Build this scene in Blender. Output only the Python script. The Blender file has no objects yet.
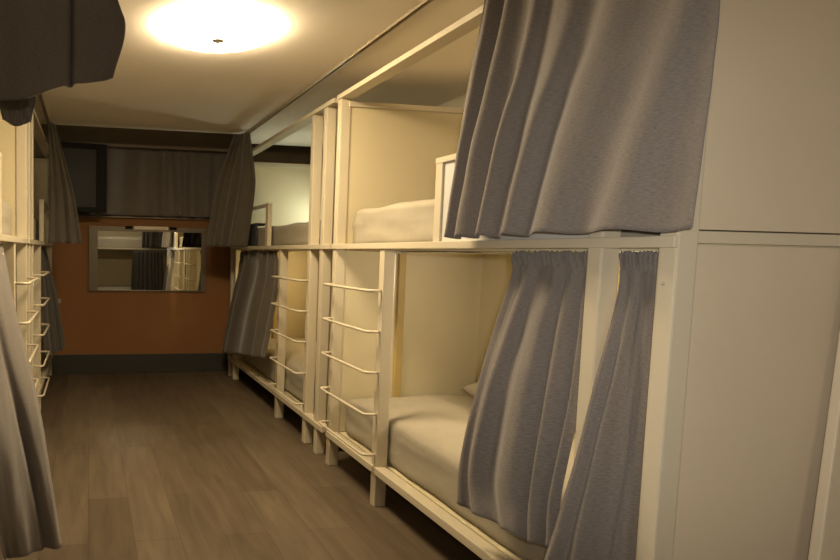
import bpy, bmesh, math, random
from mathutils import Vector, Matrix, noise
random.seed(7)
S = bpy.context.scene
COL = S.collection
H = 1.195                                    # eye height of the photograph

# ------------------------------------------------------------------ camera
yaw, pitch, roll = 0.16918, -0.07398, 0.01812
cy, sy, cp, sp = math.cos(yaw), math.sin(yaw), math.cos(pitch), math.sin(pitch)
fwd = Vector((sy*cp, cy*cp, sp)); rt = Vector((cy, -sy, 0)); up = rt.cross(fwd)
c, s = math.cos(roll), math.sin(roll)
r2 = rt*c + up*s; u2 = -rt*s + up*c
cam_d = bpy.data.cameras.new('camera'); cam = bpy.data.objects.new('camera', cam_d); COL.objects.link(cam)
cam.matrix_world = Matrix(((r2.x, u2.x, -fwd.x, 0), (r2.y, u2.y, -fwd.y, 0), (r2.z, u2.z, -fwd.z, H), (0, 0, 0, 1)))
cam_d.sensor_width = 36; cam_d.lens = 600/840*36
cam_d.shift_x = (420-191.66)/840; cam_d.shift_y = (296.41-280)/840
cam_d.clip_start = 0.02
S.camera = cam

# ------------------------------------------------------------------ world, light, exposure
W = bpy.data.worlds.new('world'); S.world = W; W.use_nodes = True
W.node_tree.nodes['Background'].inputs[0].default_value = (0.5, 0.45, 0.4, 1)
W.node_tree.nodes['Background'].inputs[1].default_value = 0.02
S.view_settings.view_transform = 'Standard'; S.view_settings.look = 'None'
S.view_settings.exposure = 0.86; S.view_settings.gamma = 1.0; S.view_settings.use_curve_mapping = False
LAMP_COLOUR = (1.0, 0.79, 0.49); LAMP_POWER = 40; LAMP_POWER_BEHIND = 9
fl = bpy.data.lights.new('camera_flash', 'SPOT'); fl.energy = 42; fl.color = (1.0, 0.945, 0.86); fl.shadow_soft_size = 0.02
fl.spot_size = math.radians(62); fl.spot_blend = 1.0
flo = bpy.data.objects.new('camera_flash', fl); COL.objects.link(flo); flo.location = (0.03, -0.02, H+0.05)
flo.rotation_euler = Vector((math.sin(math.radians(49)), math.cos(math.radians(49)), -.06)).to_track_quat('-Z', 'Y').to_euler()

# ------------------------------------------------------------------ materials
def mat(name, col, rough=0.6, metal=0.0, emit=None, strength=0, spec=0.5, noise_amt=0.0, noise_scale=8, bump=0.0, bump_scale=60, coat=0):
    m = bpy.data.materials.new(name); m.use_nodes = True
    nt = m.node_tree; b = nt.nodes['Principled BSDF']
    b.inputs['Roughness'].default_value = rough; b.inputs['Metallic'].default_value = metal
    b.inputs['Specular IOR Level'].default_value = spec; b.inputs['Coat Weight'].default_value = coat
    b.inputs['Base Color'].default_value = (*col, 1)
    tc = nt.nodes.new('ShaderNodeTexCoord')
    if noise_amt:
        n = nt.nodes.new('ShaderNodeTexNoise'); n.inputs['Scale'].default_value = noise_scale; n.inputs['Detail'].default_value = 4
        nt.links.new(tc.outputs['Object'], n.inputs['Vector'])
        r = nt.nodes.new('ShaderNodeValToRGB'); r.color_ramp.elements[0].position = .3; r.color_ramp.elements[1].position = .7
        r.color_ramp.elements[0].color = (*[v*(1-noise_amt) for v in col], 1)
        r.color_ramp.elements[1].color = (*[min(1, v*(1+noise_amt)) for v in col], 1)
        nt.links.new(n.outputs['Fac'], r.inputs['Fac']); nt.links.new(r.outputs['Color'], b.inputs['Base Color'])
    if bump:
        n = nt.nodes.new('ShaderNodeTexNoise'); n.inputs['Scale'].default_value = bump_scale; n.inputs['Detail'].default_value = 3
        nt.links.new(tc.outputs['Object'], n.inputs['Vector'])
        bp = nt.nodes.new('ShaderNodeBump'); bp.inputs['Strength'].default_value = bump; bp.inputs['Distance'].default_value = .004
        nt.links.new(n.outputs['Fac'], bp.inputs['Height']); nt.links.new(bp.outputs['Normal'], b.inputs['Normal'])
    if emit:
        b.inputs['Emission Color'].default_value = (*emit, 1); b.inputs['Emission Strength'].default_value = strength
    return m

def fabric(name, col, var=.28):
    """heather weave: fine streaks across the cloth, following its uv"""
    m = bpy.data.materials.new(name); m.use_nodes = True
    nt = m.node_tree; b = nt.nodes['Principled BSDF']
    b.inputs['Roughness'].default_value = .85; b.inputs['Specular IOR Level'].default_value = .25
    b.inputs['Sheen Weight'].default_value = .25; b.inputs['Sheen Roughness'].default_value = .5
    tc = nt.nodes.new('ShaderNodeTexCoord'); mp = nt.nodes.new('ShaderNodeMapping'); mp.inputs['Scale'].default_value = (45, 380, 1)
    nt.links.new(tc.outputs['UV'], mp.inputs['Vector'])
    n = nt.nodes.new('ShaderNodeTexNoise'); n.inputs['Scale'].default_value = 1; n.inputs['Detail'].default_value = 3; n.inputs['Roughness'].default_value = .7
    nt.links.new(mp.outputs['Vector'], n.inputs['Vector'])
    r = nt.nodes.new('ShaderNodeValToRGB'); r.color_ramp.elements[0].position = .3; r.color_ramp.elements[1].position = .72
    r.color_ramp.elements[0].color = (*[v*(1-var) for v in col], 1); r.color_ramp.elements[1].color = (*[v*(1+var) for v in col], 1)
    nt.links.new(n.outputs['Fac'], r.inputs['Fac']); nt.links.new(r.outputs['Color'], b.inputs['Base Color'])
    bp = nt.nodes.new('ShaderNodeBump'); bp.inputs['Strength'].default_value = .25; bp.inputs['Distance'].default_value = .002
    nt.links.new(n.outputs['Fac'], bp.inputs['Height']); nt.links.new(bp.outputs['Normal'], b.inputs['Normal'])
    return m

def floor_mat():
    m = bpy.data.materials.new('wood_plank_floor'); m.use_nodes = True
    nt = m.node_tree; b = nt.nodes['Principled BSDF']; L = nt.links.new
    tc = nt.nodes.new('ShaderNodeTexCoord')
    mp = nt.nodes.new('ShaderNodeMapping'); mp.inputs['Rotation'].default_value = (0, 0, math.pi/2)
    L(tc.outputs['Object'], mp.inputs['Vector'])
    br = nt.nodes.new('ShaderNodeTexBrick'); br.offset = .37; br.inputs['Scale'].default_value = 1
    br.inputs['Brick Width'].default_value = 1.2; br.inputs['Row Height'].default_value = .19
    br.inputs['Mortar Size'].default_value = .0018; br.inputs['Mortar Smooth'].default_value = .3; br.inputs['Bias'].default_value = 0
    br.inputs['Color1'].default_value = (.100, .072, .045, 1); br.inputs['Color2'].default_value = (.135, .103, .068, 1)
    br.inputs['Mortar'].default_value = (.075, .055, .035, 1)
    L(mp.outputs['Vector'], br.inputs['Vector'])
    m2 = nt.nodes.new('ShaderNodeMapping'); m2.inputs['Scale'].default_value = (9, 1.1, 1); L(tc.outputs['Object'], m2.inputs['Vector'])
    n = nt.nodes.new('ShaderNodeTexNoise'); n.inputs['Scale'].default_value = 2.2; n.inputs['Detail'].default_value = 6; n.inputs['Distortion'].default_value = .7
    L(m2.outputs['Vector'], n.inputs['Vector'])
    r = nt.nodes.new('ShaderNodeValToRGB'); r.color_ramp.elements[0].position = .32; r.color_ramp.elements[1].position = .68
    r.color_ramp.elements[0].color = (.80, .79, .78, 1); r.color_ramp.elements[1].color = (1.14, 1.13, 1.12, 1)
    L(n.outputs['Fac'], r.inputs['Fac'])
    mx = nt.nodes.new('ShaderNodeMix'); mx.data_type = 'RGBA'; mx.blend_type = 'MULTIPLY'; mx.inputs['Factor'].default_value = 1
    L(br.outputs['Color'], mx.inputs['A']); L(r.outputs['Color'], mx.inputs['B']); L(mx.outputs['Result'], b.inputs['Base Color'])
    b.inputs['Roughness'].default_value = .55; b.inputs['Specular IOR Level'].default_value = .3
    bp = nt.nodes.new('ShaderNodeBump'); bp.inputs['Strength'].default_value = .2; bp.inputs['Distance'].default_value = .002
    L(n.outputs['Fac'], bp.inputs['Height']); L(bp.outputs['Normal'], b.inputs['Normal'])
    return m

CREAM = mat('cream_lacquer', (.62, .55, .41), .32, noise_amt=.02, noise_scale=5)
PANEL = mat('cream_panel', (.68, .60, .40), .5, noise_amt=.025, noise_scale=3)
STRIP = mat('shaded_yellow_strip', (.50, .37, .14), .5, noise_amt=.05)  # shade on the end panel, put into the colour
ENDP = mat('beige_end_panel', (.66, .56, .41), .55, noise_amt=.03, noise_scale=2.5)
CEIL = mat('ceiling_paint', (.95, .88, .77), .9, noise_amt=.02, noise_scale=2)
WALLP = mat('wall_paint_cream', (.82, .75, .58), .85, noise_amt=.03, noise_scale=2)
ORANGE = mat('orange_wall_paint', (.26, .115, .035), .75, noise_amt=.06, noise_scale=3)
TAUPE = mat('taupe_with_shade', (.20, .155, .105), .85, noise_amt=.05)  # wall tone darkened for the recess shade; also the curtain rail's taupe
SKIRT = mat('dark_grey_skirting', (.035, .032, .025), .6, noise_amt=.05)
SHEET = mat('white_cotton_sheet', (.36, .32, .245), .85, bump=.35, bump_scale=25, noise_amt=.03, noise_scale=6)
GUARDP = mat('pale_grey_board', (.62, .60, .56), .6, noise_amt=.02)
CHROME = mat('chrome_metal', (.8, .8, .78), .18, metal=1)
ALU = mat('painted_track_metal', (.50, .43, .32), .4, metal=.3)
BLACK = mat('black_plastic', (.008, .007, .006), .6, spec=.15)
SCREEN = mat('dark_screen_glass', (.018, .018, .015), .45, spec=.2)
MFRAME = mat('brushed_bronze_frame', (.17, .14, .10), .45, metal=.4)
MIRROR = mat('mirror_glass', (.62, .62, .56), .015, metal=1)
GREY = fabric('grey_heather_cloth', (.185, .163, .146))
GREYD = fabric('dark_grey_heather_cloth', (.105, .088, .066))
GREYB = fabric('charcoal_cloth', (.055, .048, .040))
WINC = fabric('taupe_window_cloth', (.17, .148, .13))
DARKB = mat('charcoal_wool', (.05, .05, .052), .95, bump=.5, bump_scale=120)
SHADE = mat('lit_opal_glass', (.9, .85, .75), .4, emit=LAMP_COLOUR, strength=LAMP_POWER)
SHADE2 = mat('lit_opal_glass_behind', (.9, .85, .75), .4, emit=(1, .86, .68), strength=LAMP_POWER_BEHIND)
READW = mat('warm_reading_diffuser', (.95, .9, .8), .4, emit=(1, .75, .42), strength=6)
READ = mat('lit_reading_diffuser', (.9, .95, .9), .4, emit=(.92, 1, .82), strength=5)
FLOOR = floor_mat()

# ------------------------------------------------------------------ helpers
def link(name, bm, m, parent=None, smooth=False, recalc=True):
    if recalc: bmesh.ops.recalc_face_normals(bm, faces=bm.faces)
    me = bpy.data.meshes.new(name); bm.to_mesh(me); bm.free(); me.materials.append(m)
    if smooth:
        for p in me.polygons: p.use_smooth = True
    o = bpy.data.objects.new(name, me); COL.objects.link(o)
    if parent: o.parent = parent
    return o
def add_box(bm, x0, x1, y0, y1, z0, z1, bev=0.0):
    b2 = bmesh.new()
    bmesh.ops.create_cube(b2, size=1, matrix=Matrix.Translation(((x0+x1)/2, (y0+y1)/2, (z0+z1)/2)) @ Matrix.Diagonal((abs(x1-x0), abs(y1-y0), abs(z1-z0), 1)))
    if bev: bmesh.ops.bevel(b2, geom=b2.edges[:], offset=bev, segments=2, affect='EDGES', profile=.6)
    me = bpy.data.meshes.new('tmp'); b2.to_mesh(me); b2.free(); bm.from_mesh(me); bpy.data.meshes.remove(me)
def box(name, m, dims, parent=None, bev=0.0):
    bm = bmesh.new(); add_box(bm, *dims, bev); return link(name, bm, m, parent)
def boxes(name, m, lst, parent=None, bev=0.0):
    bm = bmesh.new()
    for d in lst: add_box(bm, *d, bev)
    return link(name, bm, m, parent)
def add_tube(bm, pts, r, seg=8):
    pts = [Vector(p) for p in pts]; rings = []
    for i, p in enumerate(pts):
        d = (pts[min(i+1, len(pts)-1)] - pts[max(i-1, 0)]).normalized()
        a = d.cross(Vector((0, 0, 1)))
        if a.length < .1: a = d.cross(Vector((0, 1, 0)))
        a.normalize(); b = d.cross(a)
        rings.append([bm.verts.new(p + (a*math.cos(t)+b*math.sin(t))*r) for t in [2*math.pi*k/seg for k in range(seg)]])
    for A, B in zip(rings, rings[1:]):
        for k in range(seg): bm.faces.new((A[k], A[(k+1) % seg], B[(k+1) % seg], B[k]))
    bm.faces.new(rings[0]); bm.faces.new(rings[-1][::-1])
def tube(name, m, pts, r, parent=None, seg=10):
    bm = bmesh.new(); add_tube(bm, pts, r, seg); return link(name, bm, m, parent, smooth=True)
def lathe(bm, prof, c, seg=48):
    rings = []
    for r, z in prof:
        rings.append([bm.verts.new((c[0]+r*math.cos(2*math.pi*k/seg), c[1]+r*math.sin(2*math.pi*k/seg), c[2]+z)) for k in range(seg)] if r > 1e-5 else [bm.verts.new((c[0], c[1], c[2]+z))])
    for A, B in zip(rings, rings[1:]):
        for k in range(seg):
            k2 = (k+1) % seg
            if len(A) == 1 and len(B) == 1: continue
            if len(A) == 1: bm.faces.new((A[0], B[k], B[k2]))
            elif len(B) == 1: bm.faces.new((A[k], A[k2], B[0]))
            else: bm.faces.new((A[k], A[k2], B[k2], B[k]))
def thing(name, label, cat, loc=(0, 0, 0), rz=0, group=None):
    o = bpy.data.objects.new(name, None); COL.objects.link(o); o.location = loc; o.rotation_euler = (0, 0, rz)
    o.empty_display_size = .1
    return tag(o, label, cat, group)
def tag(o, label, cat, group=None):
    o['label'] = label; o['category'] = cat
    if group: o['group'] = group
    return o
def struct(o):
    o['kind'] = 'structure'; return o

# cloth: a grid through rows of control points, with folds along its width
def catmull(p, t):
    n = len(p)-1; x = min(max(t, 0), 1)*n; i = min(int(x), n-1); f = x-i
    p1, p2 = p[i], p[i+1]; p0 = p[i-1] if i > 0 else p1*2-p2; p3 = p[i+2] if i+2 <= n else p2*2-p1
    return 0.5*((2*p1)+(-p0+p2)*f+(2*p0-5*p1+4*p2-p3)*f*f+(-p0+3*p1-3*p2+p3)*f*f*f)
def cloth(name, m, rows, nrm, folds, amp0, amp1, seed=0, nu=150, nv=60, ruffle=0.0, header=.07, bias=1.0, afall=0.0, shear=0.0, hem=0.0, drift=.0, sharp=.15, thick=.0025, parent=None, small=.004, fold_fn=None):
    """rows: list of lists of points, top to bottom; folds run down the cloth"""
    R = [[Vector(q) for q in r] for r in rows]; N = Vector(nrm).normalized()
    rnd = random.Random(seed); ph = [rnd.uniform(0, 6.28) for _ in range(6)]
    bm = bmesh.new(); uvl = bm.loops.layers.uv.new('UVMap'); G = []
    U = [i/nu for i in range(nu+1)]
    wob = [noise.noise(Vector((u*folds*.35, seed*3.1, 0)))*.9 for u in U]
    wid = max((R[-1][-1]-R[-1][0]).length, (R[0][-1]-R[0][0]).length); hei = (R[-1][0]-R[0][0]).length
    for j in range(nv+1):
        v = j/nv; row = []
        for i, u in enumerate(U):
            col = [catmull(r, u) for r in R]; P = catmull(col, v)
            a = (amp0+(amp1-amp0)*v**.8)*(1-afall*u)*(.3+.7*min(1, min(u, 1-u)/.07))
            th = 2*math.pi*(folds*(u**bias+drift*v*(u-.5))+wob[i]*(1+.35*v)+shear*v)+ph[0]
            w = math.sin(th); w = math.copysign(abs(w)**(1-sharp*.5), w)
            am = a*(.65+.5*noise.noise(Vector((u*folds*.8+9, v*1.2, seed))))*1.2
            d = w*am + .12*a*math.sin(th*1.7+ph[1]+v*2) + small*noise.noise(Vector((u*9, v*7, seed+5)))
            if fold_fn: d += fold_fn(u, v)
            P = P+N*d
            if ruffle and v < header*1.6:
                k = max(0, 1-abs(v-header*.45)/(header*1.1))
                P += N*(ruffle*math.sin(2*math.pi*folds*3.3*u+ph[2]+v*18)*(.5+k))
                if v < header*.5: P.z += ruffle*.8*math.sin(2*math.pi*folds*4.1*u+ph[3])*(1-v/(header*.5))
            if hem: P.z += hem*v**6*(math.sin(th)+.5*math.sin(7*u+ph[4]))
            row.append(bm.verts.new(P))
        G.append(row)
    for j in range(nv):
        for i in range(nu):
            f = bm.faces.new((G[j][i], G[j][i+1], G[j+1][i+1], G[j+1][i]))
            for l, (a, b) in zip(f.loops, ((i, j), (i+1, j), (i+1, j+1), (i, j+1))): l[uvl].uv = (a/nu*wid*1.6, -b/nv*hei)
    o = link(name, bm, m, parent, smooth=True, recalc=False)
    md = o.modifiers.new('thickness', 'SOLIDIFY'); md.thickness = thick; md.offset = 0
    return o
def mapped(rows, dz=0):
    return [[(x, y, z+dz) for x, y, z in r] for r in rows]

# ------------------------------------------------------------------ the room
XL, XR, YB, YF = -1.31, 2.30, -2.35, 5.85
ZC = H+1.01; ZR = H+1.26
struct(box('floor', FLOOR, (XL-.1, XR+.1, YB-.1, YF+.1, -.05, 0)))
struct(boxes('ceiling', CEIL, [(XL-.1, 1.37, YB-.1, 5.075, ZC, ZR), (1.37, XR+.1, YB-.1, 5.48, ZC, ZR), (XL-.1, XR+.1, YB-.1, YF+.1, ZR, ZR+.05)]))
struct(box('wall_left', WALLP, (XL-.1, XL, YB, YF, 0, ZR)))
struct(box('wall_right', WALLP, (XR, XR+.1, YB, YF, 0, ZR)))
struct(box('wall_rear', WALLP, (XL-.1, XR+.1, YB-.1, YB, 0, ZR)))
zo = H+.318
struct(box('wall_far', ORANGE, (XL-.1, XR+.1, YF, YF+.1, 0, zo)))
struct(box('wall_far_upper', TAUPE, (XL-.1, XR+.1, YF, YF+.1, zo, ZR)))  # shade under the ceiling lip is in the wall colour
struct(box('baseboard_far', SKIRT, (XL, XR, YF-.015, YF, 0, .185), bev=.003))
struct(box('trim_1', MFRAME, (-.45, 1.75, YF-.045, YF, zo-.004, zo+.010), bev=.002))

# ------------------------------------------------------------------ bunk beds
PW = .048; PX = .058
RUNGS = [-.165, -.357, -.550, -.750, -.945]
def bunk(label, loc, rz, sgn, posts, low_posts, lad, guard, endp, gnear=False, rs=0.0, top=True, gpanel=False, rods=()):
    """aisle face at local x=0, bed reaches to local +x; sgn=-1 runs the row backwards"""
    root = thing('bunk_bed', label, 'bunk bed', loc, rz)
    def yy(a, b): return (a, b) if sgn > 0 else (-b, -a)
    def bx(n, m, x0, x1, y0, y1, z0, z1, bev=.003, par=root):
        a, b = yy(y0, y1); return box(n, m, (x0, x1, a, b, z0, z1), par, bev)
    y0, y1 = posts[0], posts[-1]+PW
    for p in posts: bx('post', CREAM, 0, PX, p, p+PW, 0, H+.845, .005)
    for p in low_posts: bx('ladder_post', CREAM, 0, PX, p, p+PW, 0, H+.031, .005)
    bx('base_rail', CREAM, -.008, PW, y0+.001-rs, y1-.001, H-1.034, H-1.0)
    bx('middle_rail', CREAM, -.008, PW-.002, y0+.001-rs, y1-.001, H+.030, H+.058)
    bx('top_beam', CREAM, -.006, .07, y0-rs, y1, H+.845, H+.870)
    bx('lower_bed_board', PANEL, PX+.001, .9, y0+.03, y1-.03, H-1.035, H-1.003, 0)
    bx('upper_bed_board', PANEL, PX+.001, .9, y0+.03, y1-.03, H+.022, H+.045, 0)
    bx('side_panel', PANEL, .9, .915, y0, y1, .1, H+.86, 0)
    # rear posts
    for p in (posts[0], posts[-1]): bx('post', CREAM, .916, .95, p, p+PW, 0, H+.845, .004)
    for i, z in enumerate(RUNGS if lad else []):
        a, b = lad
        r = .02; pts = [(.01, b-.0, 0), (-.035, b, 0), (-.053, b-.006, 0), (-.06, b-.025, 0), (-.06, a+.025, 0), (-.053, a+.006, 0), (-.035, a, 0), (.01, a, 0)]
        pts = [(x, y*sgn, H+z) for x, y, _ in pts]
        tube('ladder_rung', CREAM, pts, .0070, root, 8)
    if not guard: guard = (posts[-2]+.2, posts[-2]+.9)
    g0, g1 = guard
    gp = (g0, g0+.065) if gnear else (g1-.045, g1)
    bx('guard_post', CREAM, .005, .038, gp[0], gp[1], H+.055, H+.372, .003)
    bx('guard_rail', CREAM, .003, .040, g0, g1+.002, H+.362, H+.385, .003)
    if gpanel: bx('guard_panel', GUARDP, .014, .026, g0, g1-.045, H+.058, H+.362, 0)
    yfar = endp
    for zz0, zz1 in ((H-.998, H+.02), (H+.046, H+.828)): bx('end_panel', PANEL, .03, .9, yfar, yfar+.012, zz0, zz1, 0)
    bx('end_beam', CREAM, .045, .9, yfar-.012, yfar+.024, H+.803, H+.832) if top else None
    bx('end_shade_strip', STRIP, .375, .415, yfar-.018, yfar, H-.82, H+.02, .002)  # strip standing in for shade, coloured darker than the panel
    # near end: panels in two leaves with a cream band between
    ye = y0+.012
    bx('end_panel', ENDP, PX+.006, .95, ye, ye+.014, .06, H+.038, .0015)
    bx('end_panel', ENDP, PX+.006, .95, ye, ye+.014, H+.074, H+.86, .0015)
    bx('end_band', CREAM, PX+.003, .95, ye-.006, ye+.014, H+.042, H+.070, .0015)
    for a, b in rods:
        a2, b2 = yy(a, b)
        tube('curtain_rod', CHROME, [(.068, a2, H+.017), (.068, b2, H+.017)], .005, root)
        for q in (a2, b2):
            dd = .012 if q == a2 else -.012
            bx2 = boxes('rod_bracket', CHROME, [(.060, .076, min(q, q+dd), max(q, q+dd), H+.008, H+.0295)], root, .004)
    return root

A = bunk('cream two-level bunk bed nearest on the right with the big grey curtain over it', (1.34, 0, 0), 0, 1,
         [1.185, 1.393, 3.140], [2.585], (2.60, 3.165), (1.45, 2.205), 3.145, False, gpanel=True, rods=[(1.442, 2.585), (1.234, 1.392)])
# tiny screw heads on the near corner post
bm = bmesh.new()
bmesh.ops.create_uvsphere(bm, u_segments=10, v_segments=6, radius=.004, matrix=Matrix.Translation((0.0, 1.213, H-.055)))
link('screw_head', bm, ALU, A, smooth=True)
B = bunk('cream two-level bunk bed on the right, beyond the nearest one towards the orange wall', (1.34, 0, 0), 0, 1,
         [3.335, 3.535, 5.442, 5.615], [4.115], (3.56, 4.13), (4.47, 5.42), 5.445, True, rods=[(4.163, 5.442)], rs=.098)
for ch in B.children:
    if ch.name.startswith('end_panel') and ch.data.vertices[0].co.y > 5 and max(v.co.z for v in ch.data.vertices) > H+.5:
        for v in ch.data.vertices:
            if v.co.z > H+.5: v.co.z += .012
LS = .36                                     # the left row stands this much farther along
C = bunk('cream bunk bed on the left side, nearest, behind the hanging grey curtains', (-.35, LS, 0), math.pi, -1,
         [1.185, 1.393, 3.140], [2.585], (2.60, 3.165), (1.45, 2.205), 3.145, False)
D = bunk('cream bunk bed on the left side farther along, with ladder rungs sticking out', (-.35, LS, 0), math.pi, -1,
         [3.335, 3.535, 5.41], [4.115], (3.56, 4.13), (4.47, 5.38), 5.39, True, rs=.098)
Eb = bunk('cream bunk bed set crosswise behind the viewer, seen in the wall mirror', (-.15, -1.25, 0), -math.pi/2, 1,
         [0.0, .2, 2.2], [], None, (1.35, 2.0), 2.19, False, gpanel=False)

# ------------------------------------------------------------------ mattresses
def mattress(label, x0, x1, y0, y1, z0, z1, seed, wr=.006, side=.01, group=None, crown=.035):
    nx, ny, nz = 26, 60, 6
    bm = bmesh.new(); bmesh.ops.create_cube(bm, size=1)
    bmesh.ops.subdivide_edges(bm, edges=bm.edges[:], cuts=23, use_grid_fill=True)
    cx, cyy = (x0+x1)/2, (y0+y1)/2; hx, hy, hz = (x1-x0)/2, (y1-y0)/2, (z1-z0)/2; r = .03
    for v in bm.verts:
        p = Vector((v.co.x*2*hx, v.co.y*2*hy, v.co.z*2*hz))
        q = Vector((max(-hx+r, min(hx-r, p.x)), max(-hy+r, min(hy-r, p.y)), max(-hz+r, min(hz-r, p.z))))
        d = p-q
        if d.length > 1e-6: p = q+d.normalized()*r
        w = Vector((cx+p.x, cyy+p.y, (z0+z1)/2+p.z))
        if p.z > 0:
            n = noise.noise(Vector((w.x*3+seed, w.y*5, seed)))+.6*noise.noise(Vector((w.x*9, w.y*4+w.x*6, seed+3)))
            w.z += wr*n + crown*(1-(p.x/hx)**4)*(1-(p.y/hy)**6)
        if abs(p.x) > hx-r-.001:
            n = noise.noise(Vector((w.y*3.2+w.z*6, w.z*9-w.y*2, seed)))
            w.x -= math.copysign(side*abs(n), p.x)
        v.co = w
    o = link('mattress', bm, SHEET, None, smooth=True)
    return tag(o, label, 'mattress', group)
MX0, MX1 = 1.34+.066, 1.34+.885
mattress('white sheeted mattress on the lower level of the nearest right bunk', MX0, MX1, 1.25, 3.115, H-1.001, H-.795, 1, .012, .012, crown=.045)
mattress('white sheeted mattress on the upper level of the nearest right bunk', MX0, MX1, 1.25, 3.115, H+.047, H+.240, 2, .012, .020, crown=.012)
mattress('white sheeted mattress on the lower level of the farther right bunk', MX0, MX1, 3.40, 5.42, H-1.001, H-.80, 3, .008, .012)
mattress('white sheeted mattress on the upper level of the farther right bunk', MX0, MX1, 3.40, 5.42, H+.047, H+.215, 4, .008, .010, crown=.0)
LX0, LX1 = -.35-.885, -.35-.066
mattress('mattress on the lower level of the nearest left bunk', LX0, LX1, 1.25+LS, 3.115+LS, H-1.001, H-.83, 5)
mattress('mattress on the upper level of the nearest left bunk', LX0, LX1, 1.25+LS, 3.115+LS, H+.047, H+.24, 6)
mattress('mattress on the lower level of the farther left bunk', LX0, LX1, 3.42+LS, 5.35+LS, H-1.001, H-.83, 7)
mattress('mattress on the upper level of the farther left bunk', LX0, LX1, 3.42+LS, 5.35+LS, H+.047, H+.24, 8)
mattress('mattress on the lower level of the crosswise bunk seen in the mirror', -.08, 1.98, -1.25-.885, -1.25-.066, H-1.001, H-.82, 9)
mattress('mattress on the upper level of the crosswise bunk seen in the mirror', -.08, 1.98, -1.25-.885, -1.25-.066, H+.047, H+.27, 10)

def pillow(label, c, sx, sy, sz, rz=0, m=SHEET):
    bm = bmesh.new(); n = 22; top = {}
    for s_ in (1, -1):
        for i in range(n+1):
            for j in range(n+1):
                if s_ < 0 and (i in (0, n) or j in (0, n)): top[(s_, i, j)] = top[(1, i, j)]; continue
                u, v = i/n*2-1, j/n*2-1
                h = ((1-u**4)*(1-v**4))**.55
                k = 1-.06*(u*u)*(v*v)
                p = Vector((u*sx/2*(1-.05*v*v*0+.04*abs(v)**3*0)*k, v*sy/2*k, s_*h*sz/2+.004*noise.noise(Vector((u*3, v*3, s_)))))
                top[(s_, i, j)] = bm.verts.new(p)
    for s_ in (1, -1):
        for i in range(n):
            for j in range(n):
                f = [top[(s_, i, j)], top[(s_, i+1, j)], top[(s_, i+1, j+1)], top[(s_, i, j+1)]]
                bm.faces.new(f if s_ > 0 else f[::-1])
    o = link('pillow', bm, m, None, smooth=True); o.location = c; o.rotation_euler = (0, 0, rz)
    return tag(o, label, 'pillow')
pillow('white pillow on the lower right mattress, half behind the grey curtain', (2.05, 2.53, H-.672), .34, .50, .10, 0)

# folded dark blanket on the farther upper bunk
bm = bmesh.new()
add_box(bm, 1.41, 1.50, 4.93, 5.19, H+.238, H+.254, .007)
add_box(bm, 1.382, 1.398, 4.93, 5.19, H+.062, H+.250, .007); add_box(bm, 1.383, 1.43, 4.93, 5.19, H+.238, H+.254, .007)
tag(link('folded_blanket', bm, DARKB, None, smooth=True), 'charcoal blanket folded over the edge of the upper mattress behind the far guard rail', 'blanket')

# reading lights of the farther bunk; the nearest bunk's are added to brighten it
def reading_light(label, y, z, m, x=2.2, colour=None, power=0):
    rl = thing('reading_light', label, 'light', (x, y, z))
    box('housing', CREAM, (-.02, .0195, -.10, .10, -.02, .02), rl, .004)
    box('diffuser', m, (-.026, -.0205, -.09, .09, -.015, .015), rl, .001)
    ld = bpy.data.lights.new('reading_bulb', 'AREA'); ld.shape = 'RECTANGLE'; ld.size = .18; ld.size_y = .03; ld.energy = power; ld.color = colour
    lo = bpy.data.objects.new('reading_bulb', ld); COL.objects.link(lo); lo.parent = rl; lo.location = (-.03, 0, 0); lo.rotation_euler = (0, math.radians(90), 0)
    return rl
XP = 1.34+.8795
reading_light('small lit cool white reading light in the farther upper right bunk', 5.15, H+.36, READ, XP, (.92, 1, .82), 1.6)
reading_light('small lit warm reading light in the farther lower right bunk', 4.75, H-.15, READW, XP, (1, .72, .34), 3.2)
reading_light('small unseen warm fill light added in the nearest lower right bunk', 2.08, H-.12, READW, XP, (1, .83, .56), 3.9)  # added behind the curtain to brighten the lower berth
reading_light('small unseen warm fill light added in the nearest upper right bunk', 1.75, H+.60, READW, XP, (1, .78, .46), .5)  # likewise added out of sight, to lift the upper berth

# ------------------------------------------------------------------ ceiling lamps
def ceiling_lamp(label, x, y, m):
    t = thing('ceiling_lamp', label, 'ceiling lamp', (x, y, ZC))
    bm = bmesh.new(); lathe(bm, [(0, -.0005), (.235, -.0005), (.24, -.003), (.24, -.008), (.23, -.010), (0, -.010)], (0, 0, 0)); link('base_plate', bm, CEIL, t, smooth=True)
    bm = bmesh.new(); prof = [(.250, -.003), (.256, -.005), (.260, -.011), (.258, -.018)]+[(.258*math.cos(a), -.018-.039*math.sin(a)) for a in [math.pi/2*k/9 for k in range(1, 10)]]
    prof[-1] = (0, -.058)
    lathe(bm, prof, (0, 0, 0)); link('glass_shade', bm, m, t, smooth=True)
    bm = bmesh.new(); lathe(bm, [(0, -.052), (.028, -.0555), (.030, -.059), (.022, -.062), (.010, -.064), (.008, -.069), (0, -.072)], (0, 0, 0), 20); link('finial', bm, MFRAME, t, smooth=True)
    return t
ceiling_lamp('round lit white glass ceiling lamp with a small metal knob', .565, 2.73, SHADE)
ceiling_lamp('second lit ceiling lamp above the aisle behind the viewer', .575, -.75, SHADE2)

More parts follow.
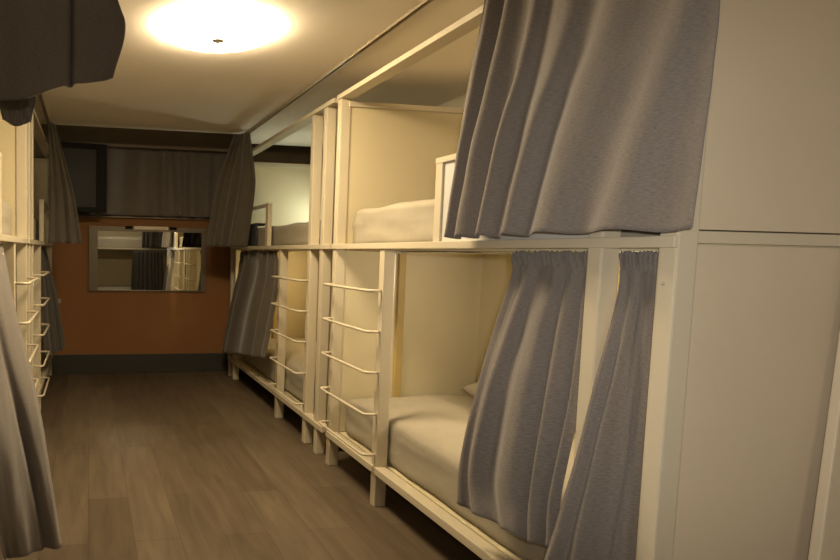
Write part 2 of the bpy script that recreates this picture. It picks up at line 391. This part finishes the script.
# ------------------------------------------------------------------ curtain tracks on the ceiling
def track(label, x, y0, y1):
    t = thing('curtain_track', label, 'curtain track', (x, y0, ZC))
    L_ = y1-y0
    boxes('channel', ALU, [(-.012, -.007, 0, L_, -.013, -.0005), (.007, .012, 0, L_, -.013, -.0005), (-.007, .007, 0, L_, -.004, -.0005)], t)
    box('end_cap', BLACK, (-.013, .013, L_-.001, L_+.006, -.014, -.001), t)
track('thin metal curtain track on the ceiling along the right bunks', 1.308, .30, 5.06)
track('thin metal curtain track on the ceiling along the left bunks', -.325, .30, 5.06)

# ------------------------------------------------------------------ curtains
# big upper curtain, nearest right bunk
o = cloth('curtain', GREY, [
    [(1.31, 1.87, ZC-.014), (1.31, 1.65, ZC-.014), (1.31, 1.36, ZC-.014), (1.31, 1.11, ZC-.014)],
    [(1.30, 1.955, 1.823), (1.29, 1.66, 1.823), (1.29, 1.35, 1.823), (1.30, 1.10, 1.823)],
    [(1.29, 1.985, 1.562), (1.26, 1.68, 1.562), (1.26, 1.36, 1.562), (1.29, 1.095, 1.562)],
    [(1.27, 1.995, 1.262), (1.235, 1.70, 1.262), (1.235, 1.37, 1.262), (1.27, 1.092, 1.262)]],
    (-1, -.25, 0), 6.0, .022, .042, bias=.75, afall=.66, shear=.75, seed=11, nu=260, nv=70, hem=.004, drift=.05)
tag(o, 'large grey curtain hanging over the upper level of the nearest right bunk', 'curtain')
# lower curtain 1
o = cloth('curtain', GREY, [
    [(1.385, 1.470, H+.020), (1.382, 1.570, H+.020), (1.382, 1.680, H+.020), (1.382, 1.785, H+.020)],
    [(1.384, 1.468, 1.13), (1.380, 1.57, 1.13), (1.380, 1.69, 1.13), (1.383, 1.79, 1.13)],
    [(1.378, 1.460, .96), (1.36, 1.59, .96), (1.35, 1.72, .96), (1.37, 1.838, .96)],
    [(1.362, 1.460, .75), (1.32, 1.58, .75), (1.30, 1.74, .75), (1.335, 1.862, .75)],
    [(1.308, 1.442, .52), (1.29, 1.57, .50), (1.265, 1.75, .48), (1.30, 1.880, .50)],
    [(1.275, 1.40, .40), (1.262, 1.53, .37), (1.250, 1.70, .355), (1.285, 1.862, .33)]],
    (-1, -.2, 0), 4.3, .008, .034, seed=23, nu=180, nv=80, ruffle=.006, header=.075, hem=.010, drift=.1)
tag(o, 'grey curtain on the lower level, spreading over the mattress edge left of the post', 'curtain')
# lower curtain 2, between the two near posts
o = cloth('curtain', GREY, [
    [(1.382, 1.380, H+.020), (1.382, 1.345, H+.020), (1.382, 1.305, H+.020), (1.382, 1.258, H+.020)],
    [(1.380, 1.374, 1.103), (1.380, 1.335, 1.103), (1.382, 1.300, 1.103), (1.382, 1.262, 1.103)],
    [(1.315, 1.356, .89), (1.335, 1.325, .89), (1.36, 1.295, .89), (1.382, 1.262, .89)],
    [(1.268, 1.368, .62), (1.29, 1.33, .62), (1.34, 1.295, .62), (1.382, 1.262, .62)],
    [(1.22, 1.383, .39), (1.25, 1.33, .39), (1.31, 1.295, .38), (1.37, 1.260, .37)],
    [(1.20, 1.40, .25), (1.23, 1.33, .245), (1.30, 1.295, .23), (1.37, 1.260, .22)]],
    (-.9, -.3, 0), 2.6, .005, .018, seed=31, nu=130, nv=80, ruffle=.005, header=.06, hem=.006)
tag(o, 'narrow grey curtain squeezed between the two nearest lower posts', 'curtain')
# far right, upper
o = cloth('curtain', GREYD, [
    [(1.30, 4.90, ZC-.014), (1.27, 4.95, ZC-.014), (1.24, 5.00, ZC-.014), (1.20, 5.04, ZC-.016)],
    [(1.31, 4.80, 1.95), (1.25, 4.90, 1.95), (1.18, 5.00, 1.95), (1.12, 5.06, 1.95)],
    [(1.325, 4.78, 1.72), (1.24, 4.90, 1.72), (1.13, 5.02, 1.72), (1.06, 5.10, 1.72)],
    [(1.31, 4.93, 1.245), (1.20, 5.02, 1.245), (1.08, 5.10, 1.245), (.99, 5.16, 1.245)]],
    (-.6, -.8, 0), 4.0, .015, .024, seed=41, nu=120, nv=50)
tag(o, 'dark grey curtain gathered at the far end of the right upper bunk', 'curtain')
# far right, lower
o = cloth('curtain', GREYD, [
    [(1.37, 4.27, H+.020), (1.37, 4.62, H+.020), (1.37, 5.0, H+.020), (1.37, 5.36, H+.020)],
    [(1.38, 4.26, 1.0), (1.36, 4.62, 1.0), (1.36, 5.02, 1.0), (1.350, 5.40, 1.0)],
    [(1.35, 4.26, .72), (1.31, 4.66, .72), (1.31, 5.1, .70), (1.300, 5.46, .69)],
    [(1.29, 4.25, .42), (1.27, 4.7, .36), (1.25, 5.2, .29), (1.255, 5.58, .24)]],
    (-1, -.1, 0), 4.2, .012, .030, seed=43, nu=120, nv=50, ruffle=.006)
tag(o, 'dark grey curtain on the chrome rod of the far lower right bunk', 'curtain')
# far left, upper
o = cloth('curtain', GREYD, [
    [(-.325, 4.88, ZC-.014), (-.31, 4.92, ZC-.014), (-.295, 4.96, ZC-.014), (-.28, 5.00, ZC-.014)],
    [(-.315, 4.85, 1.90), (-.27, 4.90, 1.90), (-.23, 4.94, 1.90), (-.195, 4.98, 1.90)],
    [(-.31, 4.85, 1.60), (-.24, 4.88, 1.60), (-.175, 4.90, 1.60), (-.12, 4.92, 1.60)],
    [(-.32, 4.80, 1.245), (-.23, 4.82, 1.245), (-.145, 4.84, 1.245), (-.06, 4.86, 1.245)]],
    (.3, -1, 0), 3.2, .012, .020, seed=47, nu=110, nv=50)
tag(o, 'dark grey curtain hanging at the far end of the left upper bunk beside the television', 'curtain')
# far left, lower
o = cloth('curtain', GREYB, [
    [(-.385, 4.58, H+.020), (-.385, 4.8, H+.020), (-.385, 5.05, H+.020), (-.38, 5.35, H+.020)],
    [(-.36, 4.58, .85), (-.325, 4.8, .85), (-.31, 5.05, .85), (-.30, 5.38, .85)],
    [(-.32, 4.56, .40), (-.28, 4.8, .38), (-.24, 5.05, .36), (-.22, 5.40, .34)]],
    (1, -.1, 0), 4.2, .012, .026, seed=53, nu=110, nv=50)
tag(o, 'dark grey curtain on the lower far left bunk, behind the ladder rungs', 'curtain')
# near left, lower
o = cloth('curtain', GREY, [
    [(-.385, 1.85, H+.020), (-.38, 2.12, H+.020), (-.378, 2.40, H+.020), (-.372, 2.68, H+.020)],
    [(-.37, 1.86, .95), (-.345, 2.05, .95), (-.32, 2.25, .95), (-.290, 2.46, .95)],
    [(-.34, 1.92, .62), (-.30, 2.04, .62), (-.245, 2.17, .62), (-.190, 2.30, .62)],
    [(-.32, 2.02, .35), (-.27, 2.09, .35), (-.20, 2.17, .35), (-.140, 2.24, .35)],
    [(-.29, 2.12, .10), (-.24, 2.14, .10), (-.165, 2.17, .095), (-.097, 2.20, .10)]],
    (.55, -.8, 0), 1.5, .010, .016, seed=61, nu=130, nv=80,
    fold_fn=lambda u, v: -.030*math.exp(-((u-(.60+.18*v))/.055)**2)*min(1, v*4))
tag(o, 'grey curtain hanging almost to the floor at the left edge of the view', 'curtain')
# near left, upper: thrown up, its hem swung out over the aisle
o = cloth('curtain', GREY, [
    [(-.36, .95, ZC-.014), (-.34, 1.12, ZC-.014), (-.33, 1.30, ZC-.014), (-.32, 1.50, ZC-.014)],
    [(-.30, 1.22, H+.78), (-.20, 1.25, H+.77), (-.10, 1.28, H+.76), (-.02, 1.30, H+.74)],
    [(-.25, 1.25, H+.54), (-.14, 1.24, H+.54), (-.05, 1.27, H+.535), (.052, 1.30, H+.53)],
    [(-.235, 1.26, H+.40), (-.13, 1.22, H+.42), (-.045, 1.27, H+.44), (.071, 1.30, H+.462)],
    [(-.215, 1.27, H+.290), (-.125, 1.22, H+.292), (-.045, 1.27, H+.330), (.046, 1.30, H+.362)]],
    (-.1, -1, 0), 1.1, .010, .016, seed=71, nu=150, nv=80, thick=.004,
    fold_fn=lambda u, v: .020*(1 if u > .70 else 0)*(1-math.exp(-((u-.70)/.04)))*0 - .022*math.exp(-((u-.68)/.022)**2)*min(1, v*3))
tag(o, 'grey curtain bunched up over the upper left bunk, swung out into the aisle', 'curtain')
o2 = cloth('tail', GREY, [
    [(-.200, 1.275, H+.42), (-.155, 1.262, H+.42), (-.104, 1.275, H+.42)],
    [(-.186, 1.275, H+.345), (-.150, 1.260, H+.34), (-.112, 1.275, H+.325)],
    [(-.182, 1.275, H+.300), (-.148, 1.265, H+.285), (-.110, 1.275, H+.295)],
    [(-.172, 1.275, H+.258), (-.148, 1.270, H+.246), (-.120, 1.275, H+.256)]],
    (-.1, -1, 0), .9, .004, .006, seed=73, nu=50, nv=40, thick=.004, parent=o)
# window curtain on the far wall
yw = YF-.085
o = cloth('window_curtain', WINC, [
    [(-.02, yw, H+0.955), (.5, yw, H+0.955), (1.0, yw, H+0.955), (1.55, yw, H+0.955)],
    [(-.02, yw, H+0.65), (.5, yw, H+0.65), (1.0, yw, H+0.65), (1.55, yw, H+0.65)],
    [(-.02, yw, H+0.335), (.5, yw, H+0.335), (1.0, yw, H+0.335), (1.55, yw, H+0.335)]],
    (0, -1, 0), 9, .026, .032, seed=83, nu=320, nv=30, small=.006)
tag(o, 'short gathered taupe window curtain across the far wall above the mirror', 'curtain')
t = thing('window_curtain_rail', 'pale straight curtain rail above the short curtain on the far wall', 'curtain rail', (-.45, YF, H+.975))
box('rail', TAUPE, (0, 2.03, -.135, -.115, -.010, .016), t, .002)
for x in (.1, 1.9): box('bracket', ALU, (x, x+.03, -.116, -.0005, -.006, .012), t)

# curtains of the crosswise bunk (seen in the mirror)
for lab, x0, x1, za, zb, sd in (('dark grey upper curtain of the crosswise bunk seen in the mirror', 1.12, 1.98, ZC-.02, H+.07, 91),
                                ('dark grey lower curtain of the crosswise bunk seen in the mirror', .90, 1.55, H+.002, .35, 92)):
    yb = -1.165
    o = cloth('curtain', GREYB, [[(x0, yb, za), ((x0+x1)/2, yb, za), (x1, yb, za)], [(x0-.03, yb+.02, zb), ((x0+x1)/2, yb+.02, zb), (x1+.03, yb+.02, zb)]],
              (0, 1, 0), 7, .012, .020, seed=sd, nu=140, nv=16)
    tag(o, lab, 'curtain')

# ------------------------------------------------------------------ far wall furniture
mx0, mx1, mz0, mz1 = -.010, 1.135, H-.392, H+.232
mr = thing('wall_mirror', 'wide wall mirror in a bronze frame on the orange wall', 'mirror', (0, YF, 0))
box('mirror_glass', MIRROR, (mx0+.085, mx1-.05, -.016, -.010, mz0+.012, mz1-.045), mr)
boxes('frame', MFRAME, [(mx0, mx0+.085, -.026, -.002, mz0, mz1), (mx1-.05, mx1, -.026, -.002, mz0, mz1),
                        (mx0+.085, mx1-.05, -.026, -.002, mz1-.045, mz1), (mx0+.085, mx1-.05, -.026, -.002, mz0, mz0+.012)], mr, .002)
box('backing', BLACK, (mx0+.06, mx1-.04, -.0095, -.001, mz0+.005, mz1-.03), mr)
for x in (.37, .80):
    boxes('clip', BLACK, [(x-.035, x+.035, -.036, -.0265, mz1-.025, mz1+.006), (x-.012, x+.012, -.042, -.036, mz1-.018, mz1)], mr, .002)
box('top_bar', ALU, (.42, .75, -.036, -.0265, mz1-.028, mz1+.008), mr, .004)

tv = thing('television', 'black television on a bracket in the far left corner', 'television', (-.10, YF-.335, H+.34), math.radians(8))
boxes('casing', BLACK, [(-.20, .25, -.0, .055, 0, .61), (-.14, .14, .055, .09, .12, .48)], tv, .008)
boxes('bezel', BLACK, [(-.20, -.16, -.012, 0, 0, .61), (.155, .25, -.012, 0, 0, .61), (-.16, .155, -.012, 0, 0, .045), (-.16, .155, -.012, 0, .56, .61)], tv, .003)
box('screen', SCREEN, (-.16, .155, -.005, -.0005, .045, .56), tv)
boxes('wall_bracket', BLACK, [(-.08, -.02, .09, .10, .2, .4), (-.065, -.035, .10, .305, .28, .31)], tv, .002)

for x, z, lab in ((-.29, H-.49, 'small pale hook on the orange wall beside the left bunk, the upper of two'),
                  (-.29, H-.905, 'small pale hook low on the orange wall beside the left bunk, the lower of two')):
    h = thing('wall_hook', lab, 'hook', (x, YF, z))
    box('plate', ALU, (-.02, .02, -.006, -.0005, -.02, .02), h, .002)
    tube('prong', CHROME, [(0, -.006, .005), (0, -.022, .0), (0, -.032, .006), (0, -.034, .016)], .004, h)

# pale board leaning against the end of the nearest bunk
bd = box('leaning_board', ENDP, (-.0, .42, -.012, .012, 0, 1.25), None, .004)
bd.matrix_world = Matrix.Translation((1.695, 1.12, .016)) @ Matrix.Rotation(math.radians(-2.2), 4, 'X') @ Matrix.Rotation(math.radians(6.2), 4, 'Y')
tag(bd, 'pale cream board leaning against the end panel at the lower right corner', 'board')

# repeats carry one group each
GROUPS = {'bunk bed': 'bunk beds of the dormitory', 'mattress': 'mattresses on the bunk beds', 'light': 'reading lights inside the bunks',
          'ceiling lamp': 'ceiling lamps over the aisle', 'curtain track': 'curtain tracks along the aisle', 'hook': 'hooks on the orange wall'}
for o in bpy.data.objects:
    k = o.get('category')
    if o.parent is None and k in GROUPS: o['group'] = GROUPS[k]
    if k == 'curtain' and o.name.startswith('curtain'): o['group'] = 'privacy curtains of the bunk beds'
